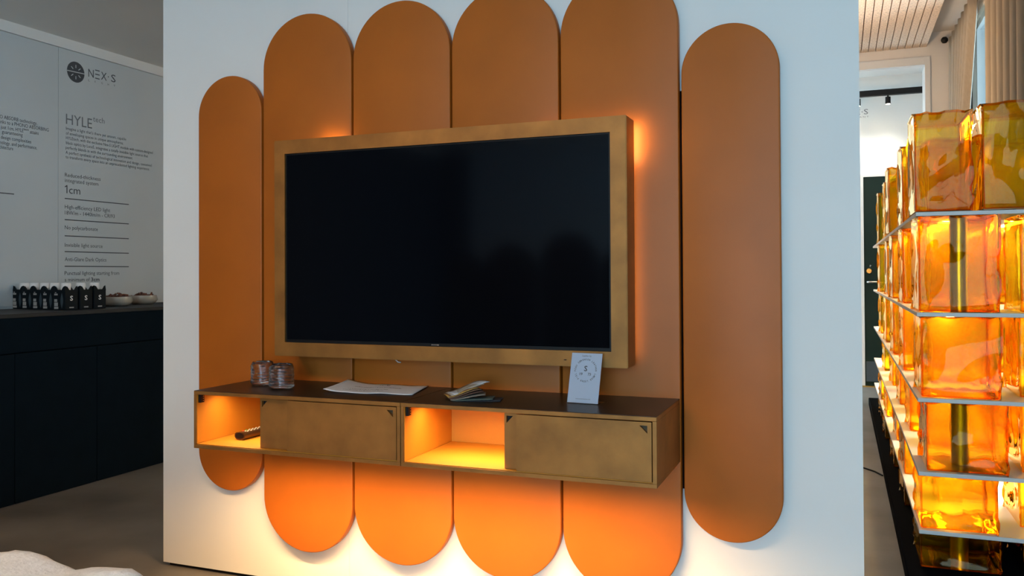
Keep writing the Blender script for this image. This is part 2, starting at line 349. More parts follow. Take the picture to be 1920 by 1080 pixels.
# ================================================================ LEFT WALL PRINT
seam_y = 1.2025
for y0, y1 in ((-.2, seam_y - .0012), (seam_y + .0012, 2.6)):
    pnl = box('printed_panel', XL, XL + .006, y0, y1, .92, 2.439, 'wall_grey', wl)
    xs = XL + .006
    RT, UP = (0, 1, 0), (0, 0, 1)
    def wt(body, y, z, wdt, hh=None, bold=False, m='ink'): return text('lettering', body, wdt, (xs, y, z), RT, UP, m, pnl, height=hh, bold=bold)
    def rule(y, z, l): return box('rule', xs, xs + .0008, y, y + l, z - .0028, z + .0028, 'ink', pnl)
    if y0 < 0:
        for a in (('NO ABSORB technology,', .813, 1.956, .249), ('thanks to a PHONO ABSORBING', .806, 1.929, .332), ('just 1cm, HYLE\u1d57\u1d49\u1d9c\u02b0 attains', .838, 1.900, .234),
                  ('guaranteeing', .844, 1.875, .126), ('design complexities', .838, 1.844, .186), ('technology, and performance,', .790, 1.815, .272), ('architecture', .812, 1.789, .100)):
            wt(*a, hh=.021)
        rule(.60, 1.546, .318)
    else:
        wt('HYLE', 1.255, 1.995, .188, .064, m='ink_light'); wt('tech', 1.450, 2.041, .087, .036, m='ink_light')
        for a in (("Imagine a light that's there yet unseen, capable", 1.255, 1.960, .454), ('of enveloping spaces in unique atmospheres.', 1.255, 1.931, .432),
                  ('HYLEtech, with the exclusive Nex-S LIGHT module with custom-designed', 1.255, 1.903, .680), ('black optics by LuceS, integrates a totally invisible light source that', 1.255, 1.874, .638),
                  ('perfectly blends in with the surrounding environment.', 1.253, 1.845, .511), ('A perfect synthesis of technological innovation and design, conceived', 1.253, 1.816, .672),
                  ('to transform every space into an unprecedented lighting experience.', 1.253, 1.789, .654)):
            wt(*a, hh=.019)
        for a in (('Reduced-thickness', 1.248, 1.679, .259), ('integrated system', 1.248, 1.647, .243), ('High-efficiency LED light', 1.248, 1.489, .333), ('18W/m - 1440lm/m - CRI93', 1.248, 1.454, .369),
                  ('No polycarbonate', 1.248, 1.366, .239), ('Invisible light source', 1.248, 1.262, .275), ('Anti-Glare Dark Optics', 1.248, 1.177, .304),
                  ('Punctual lighting starting from', 1.247, 1.094, .406), ('a minimum of', 1.247, 1.055, .180)):
            wt(*a, hh=.024)
        wt('3cm', 1.437, 1.055, .063, .024, bold=True); wt('cm', 1.277, 1.581, .080, .048)
        bm = bmesh.new(); bm.faces.new([bm.verts.new((xs + .0008, 1.248 + a, 1.581 + b)) for a, b in ((.011, 0), (.018, 0), (.018, .048), (.012, .048), (0, .040), (0, .033), (.011, .040))]); link_mesh('lettering', bm, 'ink', pnl)
        for z in (1.549, 1.423, 1.327, 1.233, 1.146): rule(1.248, z, .483)
        # the logo
        bm = bmesh.new(); bmesh.ops.create_circle(bm, cap_ends=True, segments=56, radius=.0625, matrix=Matrix.Translation((xs + .0008, 1.324, 2.318)) @ Matrix.Rotation(R(90), 4, 'Y'))
        lg = link_mesh('logo_disc', bm, 'ink', pnl)
        bm = bmesh.new()
        def dash(ca, cz, ang, l, wd):
            dv = Vector((0, math.cos(ang), math.sin(ang))); nv = Vector((0, -math.sin(ang), math.cos(ang))); c = Vector((xs + .0014, ca, cz))
            bm.faces.new([bm.verts.new(c + dv * a * l / 2 + nv * b * wd / 2) for a, b in ((-1, -1), (1, -1), (1, 1), (-1, 1))])
        dash(1.324, 2.318, R(2), .124, .005)
        for a in (40, 90, 140, 220, 270, 320): dash(1.324 + .034 * math.cos(R(a)), 2.318 + .034 * math.sin(R(a)), R(a), .019, .0045)
        link_mesh('logo_mark', bm, 'wall_grey', pnl)
        wt('N', 1.415, 2.311, .040, .052); wt('X', 1.510, 2.314, .044, .052); wt('S', 1.588, 2.317, .036, .050)
        for dz in (0, .025, .05): rule(1.466, 2.313 + dz, .034)
        box('rule', xs, xs + .0008, 1.564, 1.570, 2.339, 2.345, 'ink', pnl)
        for i, ch in enumerate('LIGHT'): wt(ch, 1.415 + .0485 * i, 2.283 + .0015 * i, .011 if ch != 'I' else .003, .013)

# ================================================================ COUNTER ON THE LEFT
XC = -1.778
t = thing('counter_top', 'long black counter top with plain fascia carrying the cartons and bowls', 'countertop', (-2.1, 1, .72))
box('worktop', XL + .007, XC + .006, -.9, 3.2, .888, .908, 'counter_top', t, .002)
box('fascia', XC - .03, XC, -.9, 3.2, .7225, .8875, 'counter_black', t)
box('rear_rail', XL + .007, XL + .05, -.9, 3.2, .7225, .8875, 'counter_black', t)
nm = ['at the frame edge', 'below the row of black cartons', 'below the cream bowls', 'nearest the white partition edge']
for i in range(-1, 4):
    ya = .4417 + .4768 * (i - 1) ; yb = ya + .4768
    ya, yb = ya + .4768, yb + .4768
    lab = {-1: 'black base cabinet at the left end of the counter, mostly outside the picture', 0: 'black base cabinet at the left edge of the photo, under the counter fascia', 1: 'black base cabinet under the counter, with the long visible door below the cartons', 2: 'black base cabinet under the counter, door beside the white partition edge', 3: 'black base cabinet at the counter end hidden behind the white partition'}[i]
    ya = .4417 + .4768 * (i - 1); yb = ya + .4768
    cab = thing('base_cabinet', lab, 'cabinet', (-2.1, (ya + yb) / 2, 0), 'black base cabinets')
    box('body', XL + .007, XC - .022, ya + .001, yb - .001, .0, .7215, 'counter_black', cab)
    box('door', XC - .0215, XC, ya + .002, yb - .002, .003, .7165, 'counter_black', cab, .001)

# black water cartons in an L-shaped block
def carton(x, y, label, sface):
    """x, y: near left corner; faces -y (print) and +x (S)"""
    wx, wy, h = .082, .082, .128
    c = thing('drink_carton', label, 'carton', (x, y, .908), 'black drink cartons on the counter')
    z = .908; bm = bmesh.new()
    hb = h - .022
    bx(bm, x, x + wx, y, y + wy, z, z + hb, .004, 2)
    for sx, sy in ((0, 0), (1, 0), (0, 1), (1, 1)):                # four raised corner peaks round the scooped top
        cx_, cy_ = x + wx * sx, y + wy * sy; dx, dy = (1 - 2 * sx) * wx * .38, (1 - 2 * sy) * wy * .38; e_ = .0005
        tri = [Vector((cx_ + e_ * (1 - 2 * sx), cy_ + e_ * (1 - 2 * sy), z + hb - .006)), Vector((cx_ + dx, cy_ + e_ * (1 - 2 * sy), z + hb - .006)), Vector((cx_ + e_ * (1 - 2 * sx), cy_ + dy, z + hb - .006))]
        ap = Vector((cx_ + .003 * (1 - 2 * sx), cy_ + .003 * (1 - 2 * sy), z + h)); ap2 = Vector((cx_ + dx * .5, cy_ + .001 * (1 - 2 * sy), z + h - .005)); ap3 = Vector((cx_ + .001 * (1 - 2 * sx), cy_ + dy * .5, z + h - .005))
        lo = [bm.verts.new(q) for q in tri]; hi = [bm.verts.new(q) for q in (ap, ap2, ap3)]
        bm.faces.new(lo); bm.faces.new(hi)
        for k in range(3): bm.faces.new((lo[k], lo[(k + 1) % 3], hi[(k + 1) % 3], hi[k]))
    link_mesh('body', bm, 'carton_black', c)
    lathe('cap', [(.024, 0), (.024, .033), (.021, .037), (.0001, .037)], 'cap_white', c, (x + wx * .5, y + wy * .5, z + hb - .0005), 20)
    bm = bmesh.new()                                              # lens-shaped glossy facet
    ring = [bm.verts.new((x + wx * .72 + .010 * math.sin(math.pi * t_) , y - .0006, z + .008 + (h - .045) * t_)) for t_ in [q / 12 for q in range(13)]]
    ring += [bm.verts.new((x + wx * .72 - .010 * math.sin(math.pi * t_), y - .0006, z + .008 + (h - .045) * t_)) for t_ in [q / 12 for q in range(11, 0, -1)]]
    bm.faces.new(ring); link_mesh('facet', bm, 'carton_facet', c)
    bm = bmesh.new()                                              # stacked print on the narrow side
    for z0, z1, a, b in ((.006, .018, .05, .42), (.021, .040, .06, .38), (.043, .058, .06, .32), (.078, .087, .06, .36), (.090, .094, .12, .24)):
        bm.faces.new([bm.verts.new((x + wx * p, y - .0006, z + q)) for p, q in ((a, z0), (b, z0), (b, z1), (a, z1))])
    link_mesh('label_print', bm, 'carton_print', c)
    text('lettering', 'S', .018, (x + wx + .0002, y + .030, z + .050), (0, 1, 0), (0, 0, 1), 'cap_white', c, height=.026, bold=True)
    bm = bmesh.new(); bm.faces.new([bm.verts.new((x + wx + .0006, y + p, z + q)) for p, q in ((.026, .010), (.054, .010), (.054, .016), (.026, .016))])
    link_mesh('label_print', bm, 'carton_print', c)
cl = ['black drink carton at the wall end of the row, leftmost in the photo', 'second black drink carton from the left end of the row', 'black drink carton in the middle of the row of five facing the room',
      'fourth black drink carton from the left, beside the corner carton', 'black drink carton at the corner of the block, side print and front S both showing']
for i, (xx, yy) in enumerate(((-2.388, .905), (-2.294, .890), (-2.198, .877), (-2.106, .862), (-1.985, .828))): carton(xx, yy, cl[i], True)
carton(-1.990, .925, 'black drink carton showing its S, between the corner carton and the last one', True)
carton(-1.996, 1.022, 'black drink carton showing its S, right beside the nearer cream bowl', True)

def bowl(x, y, label, seed):
    z = .908; rnd = random.Random(seed)
    b = thing('snack_bowl', label, 'bowl', (x, y, z), 'cream bowls on the counter')
    lathe('bowl_body', [(.0001, 0), (.055, 0), (.075, .010), (.088, .028), (.082, .056), (.077, .056), (.080, .030), (.068, .014), (.0001, .010)], 'ceramic', b, (x, y, z), 40)
    bm = bmesh.new(); 
    for i in range(46):
        a = rnd.random() * 6.28; r = .062 * math.sqrt(rnd.random()); s = rnd.uniform(.010, .019)
        mt = Matrix.Translation((x + r * math.cos(a), y + r * math.sin(a), z + .045 + rnd.random() * .030 * (1.2 - r / .07))) @ Matrix.Rotation(rnd.random() * 3, 4, Vector((rnd.random(), rnd.random(), 1)).normalized()) @ Matrix.Diagonal((1.4, .7, .35, 1))
        bmesh.ops.create_icosphere(bm, subdivisions=1, radius=s, matrix=mt)
    bmesh.ops.create_cone(bm, cap_ends=True, segments=24, radius1=.06, radius2=.07, depth=.03, matrix=Matrix.Translation((x, y, z + .032)))
    o = link_mesh('dried_petals', bm, 'petals'); tag(o, 'dark red dried petals heaped in the ' + ('nearer' if seed == 1 else 'farther') + ' cream bowl', 'petals', kind='stuff')
mat('petals', (.09, .022, .022), .7, var=.7, vscale=50, col2=(.22, .07, .035))
bowl(-2.116, 1.37, 'cream ceramic bowl of dried petals beside the last drink carton', 1)
bowl(-2.206, 1.66, 'cream ceramic bowl of dried petals farther from the cartons, near the wall', 2)

# ================================================================ LEATHER PANELS
bk = box('backing_board', -.12, 1.62, .026, .0349, .46, 1.62, 'black_matte'); tag(bk, 'black mounting board hidden behind the leather panels, seen through their gaps', 'board')
b2 = box('rear_board', .2, 1.3, .027, .0348, .34, 1.80, 'black_matte', bk)
PN = [(-.2848, -.0052, .3178, 1.8046, 'narrow round-ended tan leather wall panel at the far left of the row'),
      (.0028, .3631, .1352, 1.9905, 'tall round-ended tan leather wall panel behind the left edge of the television'),
      (.3704, .7309, .1352, 1.9905, 'tall round-ended tan leather wall panel behind the left half of the television'),
      (.7376, 1.0974, .1352, 1.9905, 'tall round-ended tan leather wall panel behind the right half of the television'),
      (1.1043, 1.4627, .1352, 1.9905, 'tall round-ended tan leather wall panel behind the right edge of the television'),
      (1.4711, 1.7431, .3256, 1.7972, 'narrow round-ended tan leather wall panel at the far right, clear of the television')]
for x0, x1, z0, z1, lab in PN:
    tag(capsule('leather_wall_board', x0, x1, z0, z1, 0, .0258, 'leather'), lab, 'wall panel', 'round-ended leather panels on the partition')

# ================================================================ TELEVISION
TL, TR, TB, TT, TF, TK = .1424, 1.3381, .820, 1.5337, -.1246, -.032
SL, SR, SB, ST = .1845, 1.2905, .8655, 1.4884
t = thing('television', 'large wall-mounted television with black screen in a bronze box frame', 'television', (.74, -.03, TB))
bm = bmesh.new()
o4 = [(TL, TB), (TR, TB), (TR, TT), (TL, TT)]; i4 = [(SL, SB), (SR, SB), (SR, ST), (SL, ST)]
vo = [bm.verts.new((a, TF, b)) for a, b in o4]; vi = [bm.verts.new((a, TF, b)) for a, b in i4]
vob = [bm.verts.new((a, TK, b)) for a, b in o4]; vib = [bm.verts.new((a, TF + .012, b)) for a, b in i4]
for k in range(4):
    q = (k + 1) % 4
    bm.faces.new((vo[k], vo[q], vi[q], vi[k])); bm.faces.new((vo[k], vob[k], vob[q], vo[q])); bm.faces.new((vi[k], vi[q], vib[q], vib[k]))
bm.faces.new(vib); bm.faces.new(vob[::-1])
bmesh.ops.bevel(bm, geom=[e for e in bm.edges if sum(v in vo for v in e.verts) == 2 or (sum(v in vo for v in e.verts) == 1 and sum(v in vob for v in e.verts) == 1)], offset=.002, segments=2, affect='EDGES')
link_mesh('frame', bm, 'bronze', t, 30)
bz = box('bezel', SL + .0005, SR - .0005, TF + .006, TF + .0119, SB + .0005, ST - .0005, 'black_plastic', t)
box('screen', SL + .006, SR - .006, TF + .0045, TF + .0059, SB + .010, ST - .005, 'tv_screen', t)
box('sensor', .722, .748, TF + .0035, TF + .0059, SB + .003, SB + .007, 'steel', t)
lathe('button', [(.0001, 0), (.004, 0), (.004, .002)], 'black_plastic', t, (1.1545, TF - .001, .8383), 12).rotation_euler = (0, 0, 0)
box('wall_bracket', .45, 1.03, TK + .0005, -.0005, 1.0, 1.35, 'black_matte', t)
def tvled(x0, x1, z0, z1, m): box('led_strip', x0, x1, TK + .0003, TK + .004, z0, z1, m, t)
tvled(TR - .008, TR - .0015, 1.42, 1.530, 'led_tv')
tvled(TR - .012, TR - .004, .84, 1.41, 'led_tv_dim')
tvled(1.05, 1.30, TT - .016, TT - .008, 'led_tv_dim')
tvled(.25, .34, TT - .008, TT - .002, 'led_tv')
# loose cable end below the television
tube('cable', [(.535, -.02, .835), (.537, -.016, .81), (.545, -.012, .801), (.555, -.010, .800)], .0022, 'plate_paint', None)
tag(bpy.data.objects['cable'], 'short pinkish cable end peeping out below the television', 'cable')

# ================================================================ WALL CABINETS (MEDIA CONSOLE)
ZB, ZT, YF, TH = .5436, .7232, -.3297, .011
def door(name, x0, x1, y0, y1, z0, z1, tri, m, parent):
    bm = bmesh.new()
    out = [bm.verts.new((a, y0, b)) for a, b in ((x0, z0), (x1, z0), (x1, z1), (x0, z1))]; inn = [bm.verts.new((a, y0, b)) for a, b in tri]
    es = [bm.edges.new((out[i], out[(i + 1) % 4])) for i in range(4)] + [bm.edges.new((inn[i], inn[(i + 1) % 3])) for i in range(3)]
    bmesh.ops.triangle_fill(bm, use_beauty=True, edges=es)
    ge = bmesh.ops.extrude_face_region(bm, geom=bm.faces[:]); bmesh.ops.translate(bm, verts=[v for v in ge['geom'] if isinstance(v, bmesh.types.BMVert)], vec=(0, y1 - y0, 0))
    return link_mesh(name, bm, m, parent)
def cabinet(x0, x1, niche, rx1, fx0, label):
    c = thing('wall_cabinet', label, 'cabinet', ((x0 + x1) / 2, 0, ZB), 'bronze wall cabinets under the television')
    a, b = x0 + .0006, x1 - .0006
    box('top_panel', a, b, YF, -.0004, ZT - TH, ZT, 'bronze', c, .0008)
    box('top_leather', a + .0005, b - .0005, YF + .0015, -.0006, ZT + .0001, ZT + .0012, 'brown_top', c)
    box('side_panel', a, a + TH * .8, YF, -.0004, ZB + TH, ZT - TH, 'bronze', c, .0006)
    box('side_panel', b - TH, b, YF, -.0004, ZB + TH, ZT - TH, 'bronze', c, .0006)
    box('back_panel', a + TH, b - TH, -.012, -.0006, ZB + TH, ZT - TH, 'bronze', c)
    # bottom with a recessed channel for the light strip
    box('bottom_panel', a, b, YF, -.275, ZB, ZB + TH, 'bronze', c, .0006)
    box('bottom_panel', a, b, -.255, -.0004, ZB, ZB + TH, 'bronze', c)
    box('bottom_panel', a, b, -.2749, -.2551, ZB + .007, ZB + TH, 'bronze', c)
    for xa in (a, b - .008): box('channel_end', xa, xa + .008, -.2749, -.2551, ZB, ZB + .0069, 'bronze', c)
    ia, ib = a + TH * .8, b - TH
    zi0, zi1 = ZB + TH + .0005, ZT - TH - .0005
    nx = niche
    box('lining_floor', ia + .0008, ib - .001, YF + .004, -.0165, zi0, zi0 + .002, 'leather_lining', c)
    box('lining_back', ia + .0012, ib - .001, -.0155, -.0125, zi0, zi1, 'leather_lining', c)
    box('lining_side', ia + .0002, ia + .002, YF + .003, -.017, zi0 + .003, zi1, 'leather_lining', c)
    box('partition', nx + .10, nx + .106, YF + .06, -.017, zi0 + .003, zi1, 'leather_lining', c)
    zd0, zd1 = zi0 + .0025, zi1 - .0025
    door('sliding_door', nx, rx1, YF + .021, YF + .030, zd0, zd1, ((nx + .006, zd1 - .008), (nx + .0255, zd1 - .008), (nx + .006, zd1 - .028)), 'bronze', c)
    door('sliding_door', fx0, ib - .003, YF + .0025, YF + .0125, zd0 + .0005, zd1, ((ib - .034, zd1 - .009), (ib - .0135, zd1 - .009), (ib - .0135, zd1 - .029)), 'bronze', c)
    box('pull_recess', nx + .004, nx + .028, YF + .0302, YF + .033, zd1 - .031, zd1 - .005, 'black_plastic', c); box('pull_recess', ib - .036, ib - .012, YF + .0127, YF + .0155, zd1 - .031, zd1 - .007, 'recess_shade', c)  # dark plates behind the notches: their shade is put into the colour
    pc = box('power_connector', ia + .003, ia + .012, YF + .008, YF + .024, zi1 - .026, zi1 - .001, 'black_plastic', c)
    for k in range(3): box('contact', ia + .0121, ia + .0126, YF + .018, YF + .021, zi1 - .022 + k * .007, zi1 - .019 + k * .007, 'brass', pc)
    # light strips: one in the niche ceiling, one in the channel below
    box('led_strip', ia + .03, nx + .09, -.270, -.200, zi1 - .0012, zi1 - .0002, 'led_warm', c)
    area('led_light', ((ia + .03 + nx + .09) / 2, -.235, zi1 - .002), (0, 0, 0), nx + .06 - ia, .07, 0.62 if x0 < .5 else 1.15, WARM, 150)
    box('led_strip', a + .01, b - .01, -.270, -.260, ZB + .006, ZB + .0069, 'led_warm', c)
    area('led_light', ((a + b) / 2, -.265, ZB + .0055), (0, 0, 0), b - a - .02, .010, 7.2, WARM, 150)
    return c
cabinet(-.0102, .7282, .2290, .60, .341, 'bronze wall cabinet at the left, its open niche holding the remote control')
cabinet(.7288, 1.4610, 1.0380, 1.34, 1.0795, 'bronze wall cabinet at the right, with an empty lit niche below the swatches')

# ---------------------------------------------------------------- things on the console
ZS = ZT + .0013
def tumbler(x, y, r, h, label, seed):
    rnd = random.Random(seed); ph = [rnd.random() * 6 for _ in range(8)]
    def wob(a, z): return 1 + .022 * math.sin(3 * a + 160 * z + ph[0]) * math.sin(2 * a + ph[1]) + .020 * math.sin(z * 620 + 1.5 * math.sin(2 * a + ph[2]) + ph[3])
    g = thing('glass_tumbler', label, 'glass', (x, y, ZS), 'ribbed glass tumblers')
    prof = [(.0001, 0), (r * .80, 0), (r * .93, .004)]
    n = 30
    for i in range(n + 1):
        z = .006 + (h - .012) * i / n; prof.append((r * (1 - .10 * max(0, (i / n - .86) / .14) ** 2), z))
    prof += [(r * .86, h), (r * .80, h), (r * .82, h - .01), (r * .84, .012), (.0001, .010)]
    lathe('glass_body', prof, 'clear_glass', g, (x, y, ZS), 56, wob, 80)
tumbler(.103, -.135, .0385, .076, 'ribbed clear glass tumbler farther back, left of the other tumbler', 1)
tumbler(.2235, -.195, .0395, .078, 'ribbed clear glass tumbler nearer the front edge, right of the other tumbler', 2)

# paper sheet with soft curl
p4 = [Vector((.406, -.233, 0)), Vector((.696, -.198, 0)), Vector((.653, -.004, 0)), Vector((.365, -.020, 0))]
def sheet(u, v):
    b = p4[0] * (1 - u) * (1 - v) + p4[1] * u * (1 - v) + p4[2] * u * v + p4[3] * (1 - u) * v
    z = .0012 + .010 * max(0, 1 - u * 4) ** 2 + .006 * max(0, v - .6) * max(0, 1 - 2.2 * u) + .0022 * math.sin(u * 7 + v) ** 2
    return Vector((b.x, b.y, ZS + z))
bm = bmesh.new(); g = [[bm.verts.new(sheet(i / 24, j / 10)) for i in range(25)] for j in range(11)]
for j in range(10):
    for i in range(24): bm.faces.new((g[j][i], g[j][i + 1], g[j + 1][i + 1], g[j + 1][i]))
t = thing('paper_sheet', 'white printed paper sheet lying on the console top below the television', 'paper', (.53, -.11, ZS))
ps = link_mesh('sheet', bm, 'paper', t, 80); sm = ps.modifiers.new('s', 'SOLIDIFY'); sm.thickness = .0006; sm.offset = -1
def print_line(name, u, v, uw, vh, m, seed):
    # a line of print too small to read: short strokes of varying length
    rnd = random.Random(seed); bm = bmesh.new(); p = u
    while p < u + uw:
        l = rnd.uniform(.006, .016); q0 = v + rnd.uniform(-.1, .1) * vh; q1 = v + vh * rnd.choice((.6, .62, 1.0))
        bm.faces.new([bm.verts.new(sheet(a, b) + Vector((0, 0, .0008))) for a, b in ((p, q0), (p + l, q0), (p + l, q1), (p, q1))])
        p += l + rnd.choice((.003, .004, .005, .014))
    return link_mesh(name, bm, m, t)
print_line('printed_heading', .44, .78, .14, .09, 'ink', 1)
print_line('printed_line', .20, .56, .56, .045, 'ink_light', 2)
print_line('printed_line', .18, .34, .48, .045, 'ink_light', 3)
print_line('printed_line', .16, .22, .46, .040, 'ink_light', 4)

# leather swatches fanned out
SW = [('navy', (.020, .024, .034)), ('green grey', (.075, .10, .088)), ('taupe', (.20, .165, .135)), ('dark brown', (.085, .040, .028)), ('brown', (.15, .075, .040)), ('mustard', (.50, .27, .055)), ('chestnut', (.17, .075, .035)), ('cream', (.36, .33, .28)), ('pale grey', (.52, .53, .57))]
geo = [  # hinge x, y, direction deg, length, width, base z, lift
    (.862, -.262, 14, .135, .095, .0008, .000), (.862, -.268, 17, .115, .095, .0022, .003), (.856, -.268, 22, .100, .090, .0036, .013), (.850, -.262, 28, .098, .075, .0056, .018),
    (.846, -.258, 33, .095, .072, .0076, .021), (.842, -.255, 36, .090, .070, .0098, .022), (.845, -.250, 38, .095, .068, .0118, .024), (.850, -.246, 44, .100, .064, .0138, .026), (.856, -.240, 48, .112, .060, .0158, .029)]
for (cn, col), (hx, hy, an, ln, wd, bz_, lift) in zip(SW, geo):
    m = mat('swatch_' + cn.replace(' ', '_'), col, .6, bump=.3, bscale=500)
    dv = Vector((math.cos(R(an)), math.sin(R(an)), 0)); nv = Vector((-dv.y, dv.x, 0)); bm = bmesh.new(); rows = []
    for i in range(11):
        s = i / 10; z = ZS + bz_ + lift * s * s * (3 - 2 * s)
        rows.append([bm.verts.new(Vector((hx, hy, z)) + dv * ln * s + nv * wd * q + Vector((0, 0, .0015 * math.sin(3 * q + s)))) for q in (0, .33, .66, 1)])
    for a, b in zip(rows, rows[1:]):
        for q in range(3): bm.faces.new((a[q], a[q + 1], b[q + 1], b[q]))
    o = link_mesh('leather_swatch', bm, m, None, 60); s_ = o.modifiers.new('s', 'SOLIDIFY'); s_.thickness = .0012; s_.offset = -1
    tag(o, {'navy': 'navy leather swatch at the bottom of the fanned pile, poking out right', 'pale grey': 'pale grey swatch card on top of the fanned swatch pile'}.get(cn, cn + ' leather swatch in the fanned pile on the console'), 'swatch', 'leather swatches')

# leaning card in an acrylic stand
t = thing('card_stand', 'white card in a clear slanted acrylic stand in front of the television', 'sign', (1.215, -.165, ZS))
O = Vector((1.177, -.181, ZS)); RTv = Vector((.0925, -.0085, 0)).normalized()
lean = Vector((0, 1, 0)) - RTv * RTv.y; lean.z = 0; lean.normalize()
UPv = (Vector((0, 0, 1)) * .145 + lean * .043).normalized(); Wd, Hh = .0915, .144; NR = RTv.cross(UPv)
def slab(name, o, r, u, th, w_, h_, m):
    bm = bmesh.new(); nn = r.cross(u); extrude_poly(bm, [o, o + r * w_, o + r * w_ + u * h_, o + u * h_], -nn * th); return link_mesh(name, bm, m, t)
slab('holder', O + NR * .0012, RTv, UPv, .0008, Wd, Hh, 'acrylic'); slab('card', O + UPv * .002, RTv, UPv, .0006, Wd, Hh - .003, 'card_white')
slab('foot', O + Vector((0, 0, .0012)), RTv, lean, .0012, Wd, .055, 'acrylic')
cc = O + RTv * Wd * .5 + UPv * .094 + NR * .0002
def card_text(body, cx_, z_, wdt, hh=None, m='ink', bold=False): return text('lettering', body, wdt, O + RTv * (cx_ - wdt / 2) + UPv * z_, RTv, UPv, m, t, height=hh, bold=bold, off=.0004)
card_text('Leather by', Wd * .5, .133, .027, .0052); card_text('S', Wd * .5, .092, .0095, .0155, bold=True)
card_text('19', Wd * .5 - .0125, .080, .0085, .0075, bold=True); card_text('73', Wd * .5 + .0125, .080, .0090, .0075, bold=True)
card_text('www.sorensenleather.com', Wd * .5, .012, .044, .0035, 'ink_light')
ring = 'S\u00d8RENSEN LEATHER L\u00c6DER LEDER PIEL PEAU '
V, F = [], []
for i, ch in enumerate(ring):
    if ch == ' ': continue
    vv, ff = text_verts(ch, True); mx = (min(a for a, b in vv) + max(a for a, b in vv)) / 2
    ang = R(90 + 48) - 2 * math.pi * i / len(ring); rr = .0290; er = RTv * math.cos(ang) + UPv * math.sin(ang); et = RTv * math.sin(ang) - UPv * math.cos(ang)
    base = len(V); V += [cc + er * (rr + b * .0068) + et * (a - mx) * .0062 + NR * .0003 for a, b in vv]; F += [tuple(q + base for q in f_) for f_ in ff]
me = bpy.data.meshes.new('lettering'); me.from_pydata(V, [], F); me.materials.append(M['ink']); o = bpy.data.objects.new('lettering', me); C.objects.link(o); o.parent = t; o.matrix_parent_inverse = t.matrix_world.inverted()

# remote control in the left niche
mat('remote_shell', (.10, .065, .035), .3, metal=.8); mat('remote_keys', (.5, .5, .48), .35)
mat('key_red', (.6, .04, .02), .4); mat('key_green', (.03, .35, .10), .4)
t = thing('remote_control', 'slim rounded remote control lying in the left lit niche', 'remote control', (.1, -.2, ZB + .014))
ZR = ZB + TH + .0027
p0 = Vector((.092, -.236, ZR)); dv = Vector((.03, 1, 0)).normalized(); nv = Vector((-dv.y, dv.x, 0))
bm = bmesh.new(); rows = []
for i in range(13):
    s = i / 12; sc_ = 1.0
    ring_ = []
    for k in range(24):
        a = 2 * math.pi * k / 24; cw = .021 * math.copysign(abs(math.cos(a)) ** .9, math.cos(a)); hz = .0145 + (.0125 * math.sin(a) if math.sin(a) > 0 else .0145 * math.sin(a) * abs(math.sin(a)) ** -.2 if abs(math.sin(a)) > 1e-6 else 0)
        hz = min(hz, .0245)
        ring_.append(bm.verts.new(p0 + dv * .17 * s + nv * cw + Vector((0, 0, hz))))
    rows.append(ring_)
for a, b in zip(rows, rows[1:]):
    for k in range(24): bm.faces.new((a[k], a[(k + 1) % 24], b[(k + 1) % 24], b[k]))
bm.faces.new(rows[0][::-1]); bm.faces.new(rows[-1])
link_mesh('shell', bm, 'remote_shell', t, 40)
bm = bmesh.new(); bm_c = [p0 + dv * -.0006 + nv * .017 * math.cos(2 * math.pi * k / 20) + Vector((0, 0, .0135 + .0095 * math.sin(2 * math.pi * k / 20))) for k in range(20)]
bm.faces.new([bm.verts.new(q) for q in bm_c]); link_mesh('end_window', bm, 'black_plastic', t)
for i in range(6):
    for j in (-1, 0, 1):
        c_ = p0 + dv * (.026 + .016 * i) + nv * .0095 * j + Vector((0, 0, .0246)); bm = bmesh.new()
        bmesh.ops.create_icosphere(bm, subdivisions=1, radius=.0027, matrix=Matrix.Translation(c_) @ Matrix.Diagonal((1.3, 1, .55, 1)))
        link_mesh('key', bm, 'key_red' if (i, j) == (0, 1) else 'key_green' if (i, j) == (1, 1) else 'remote_keys', t, 60)

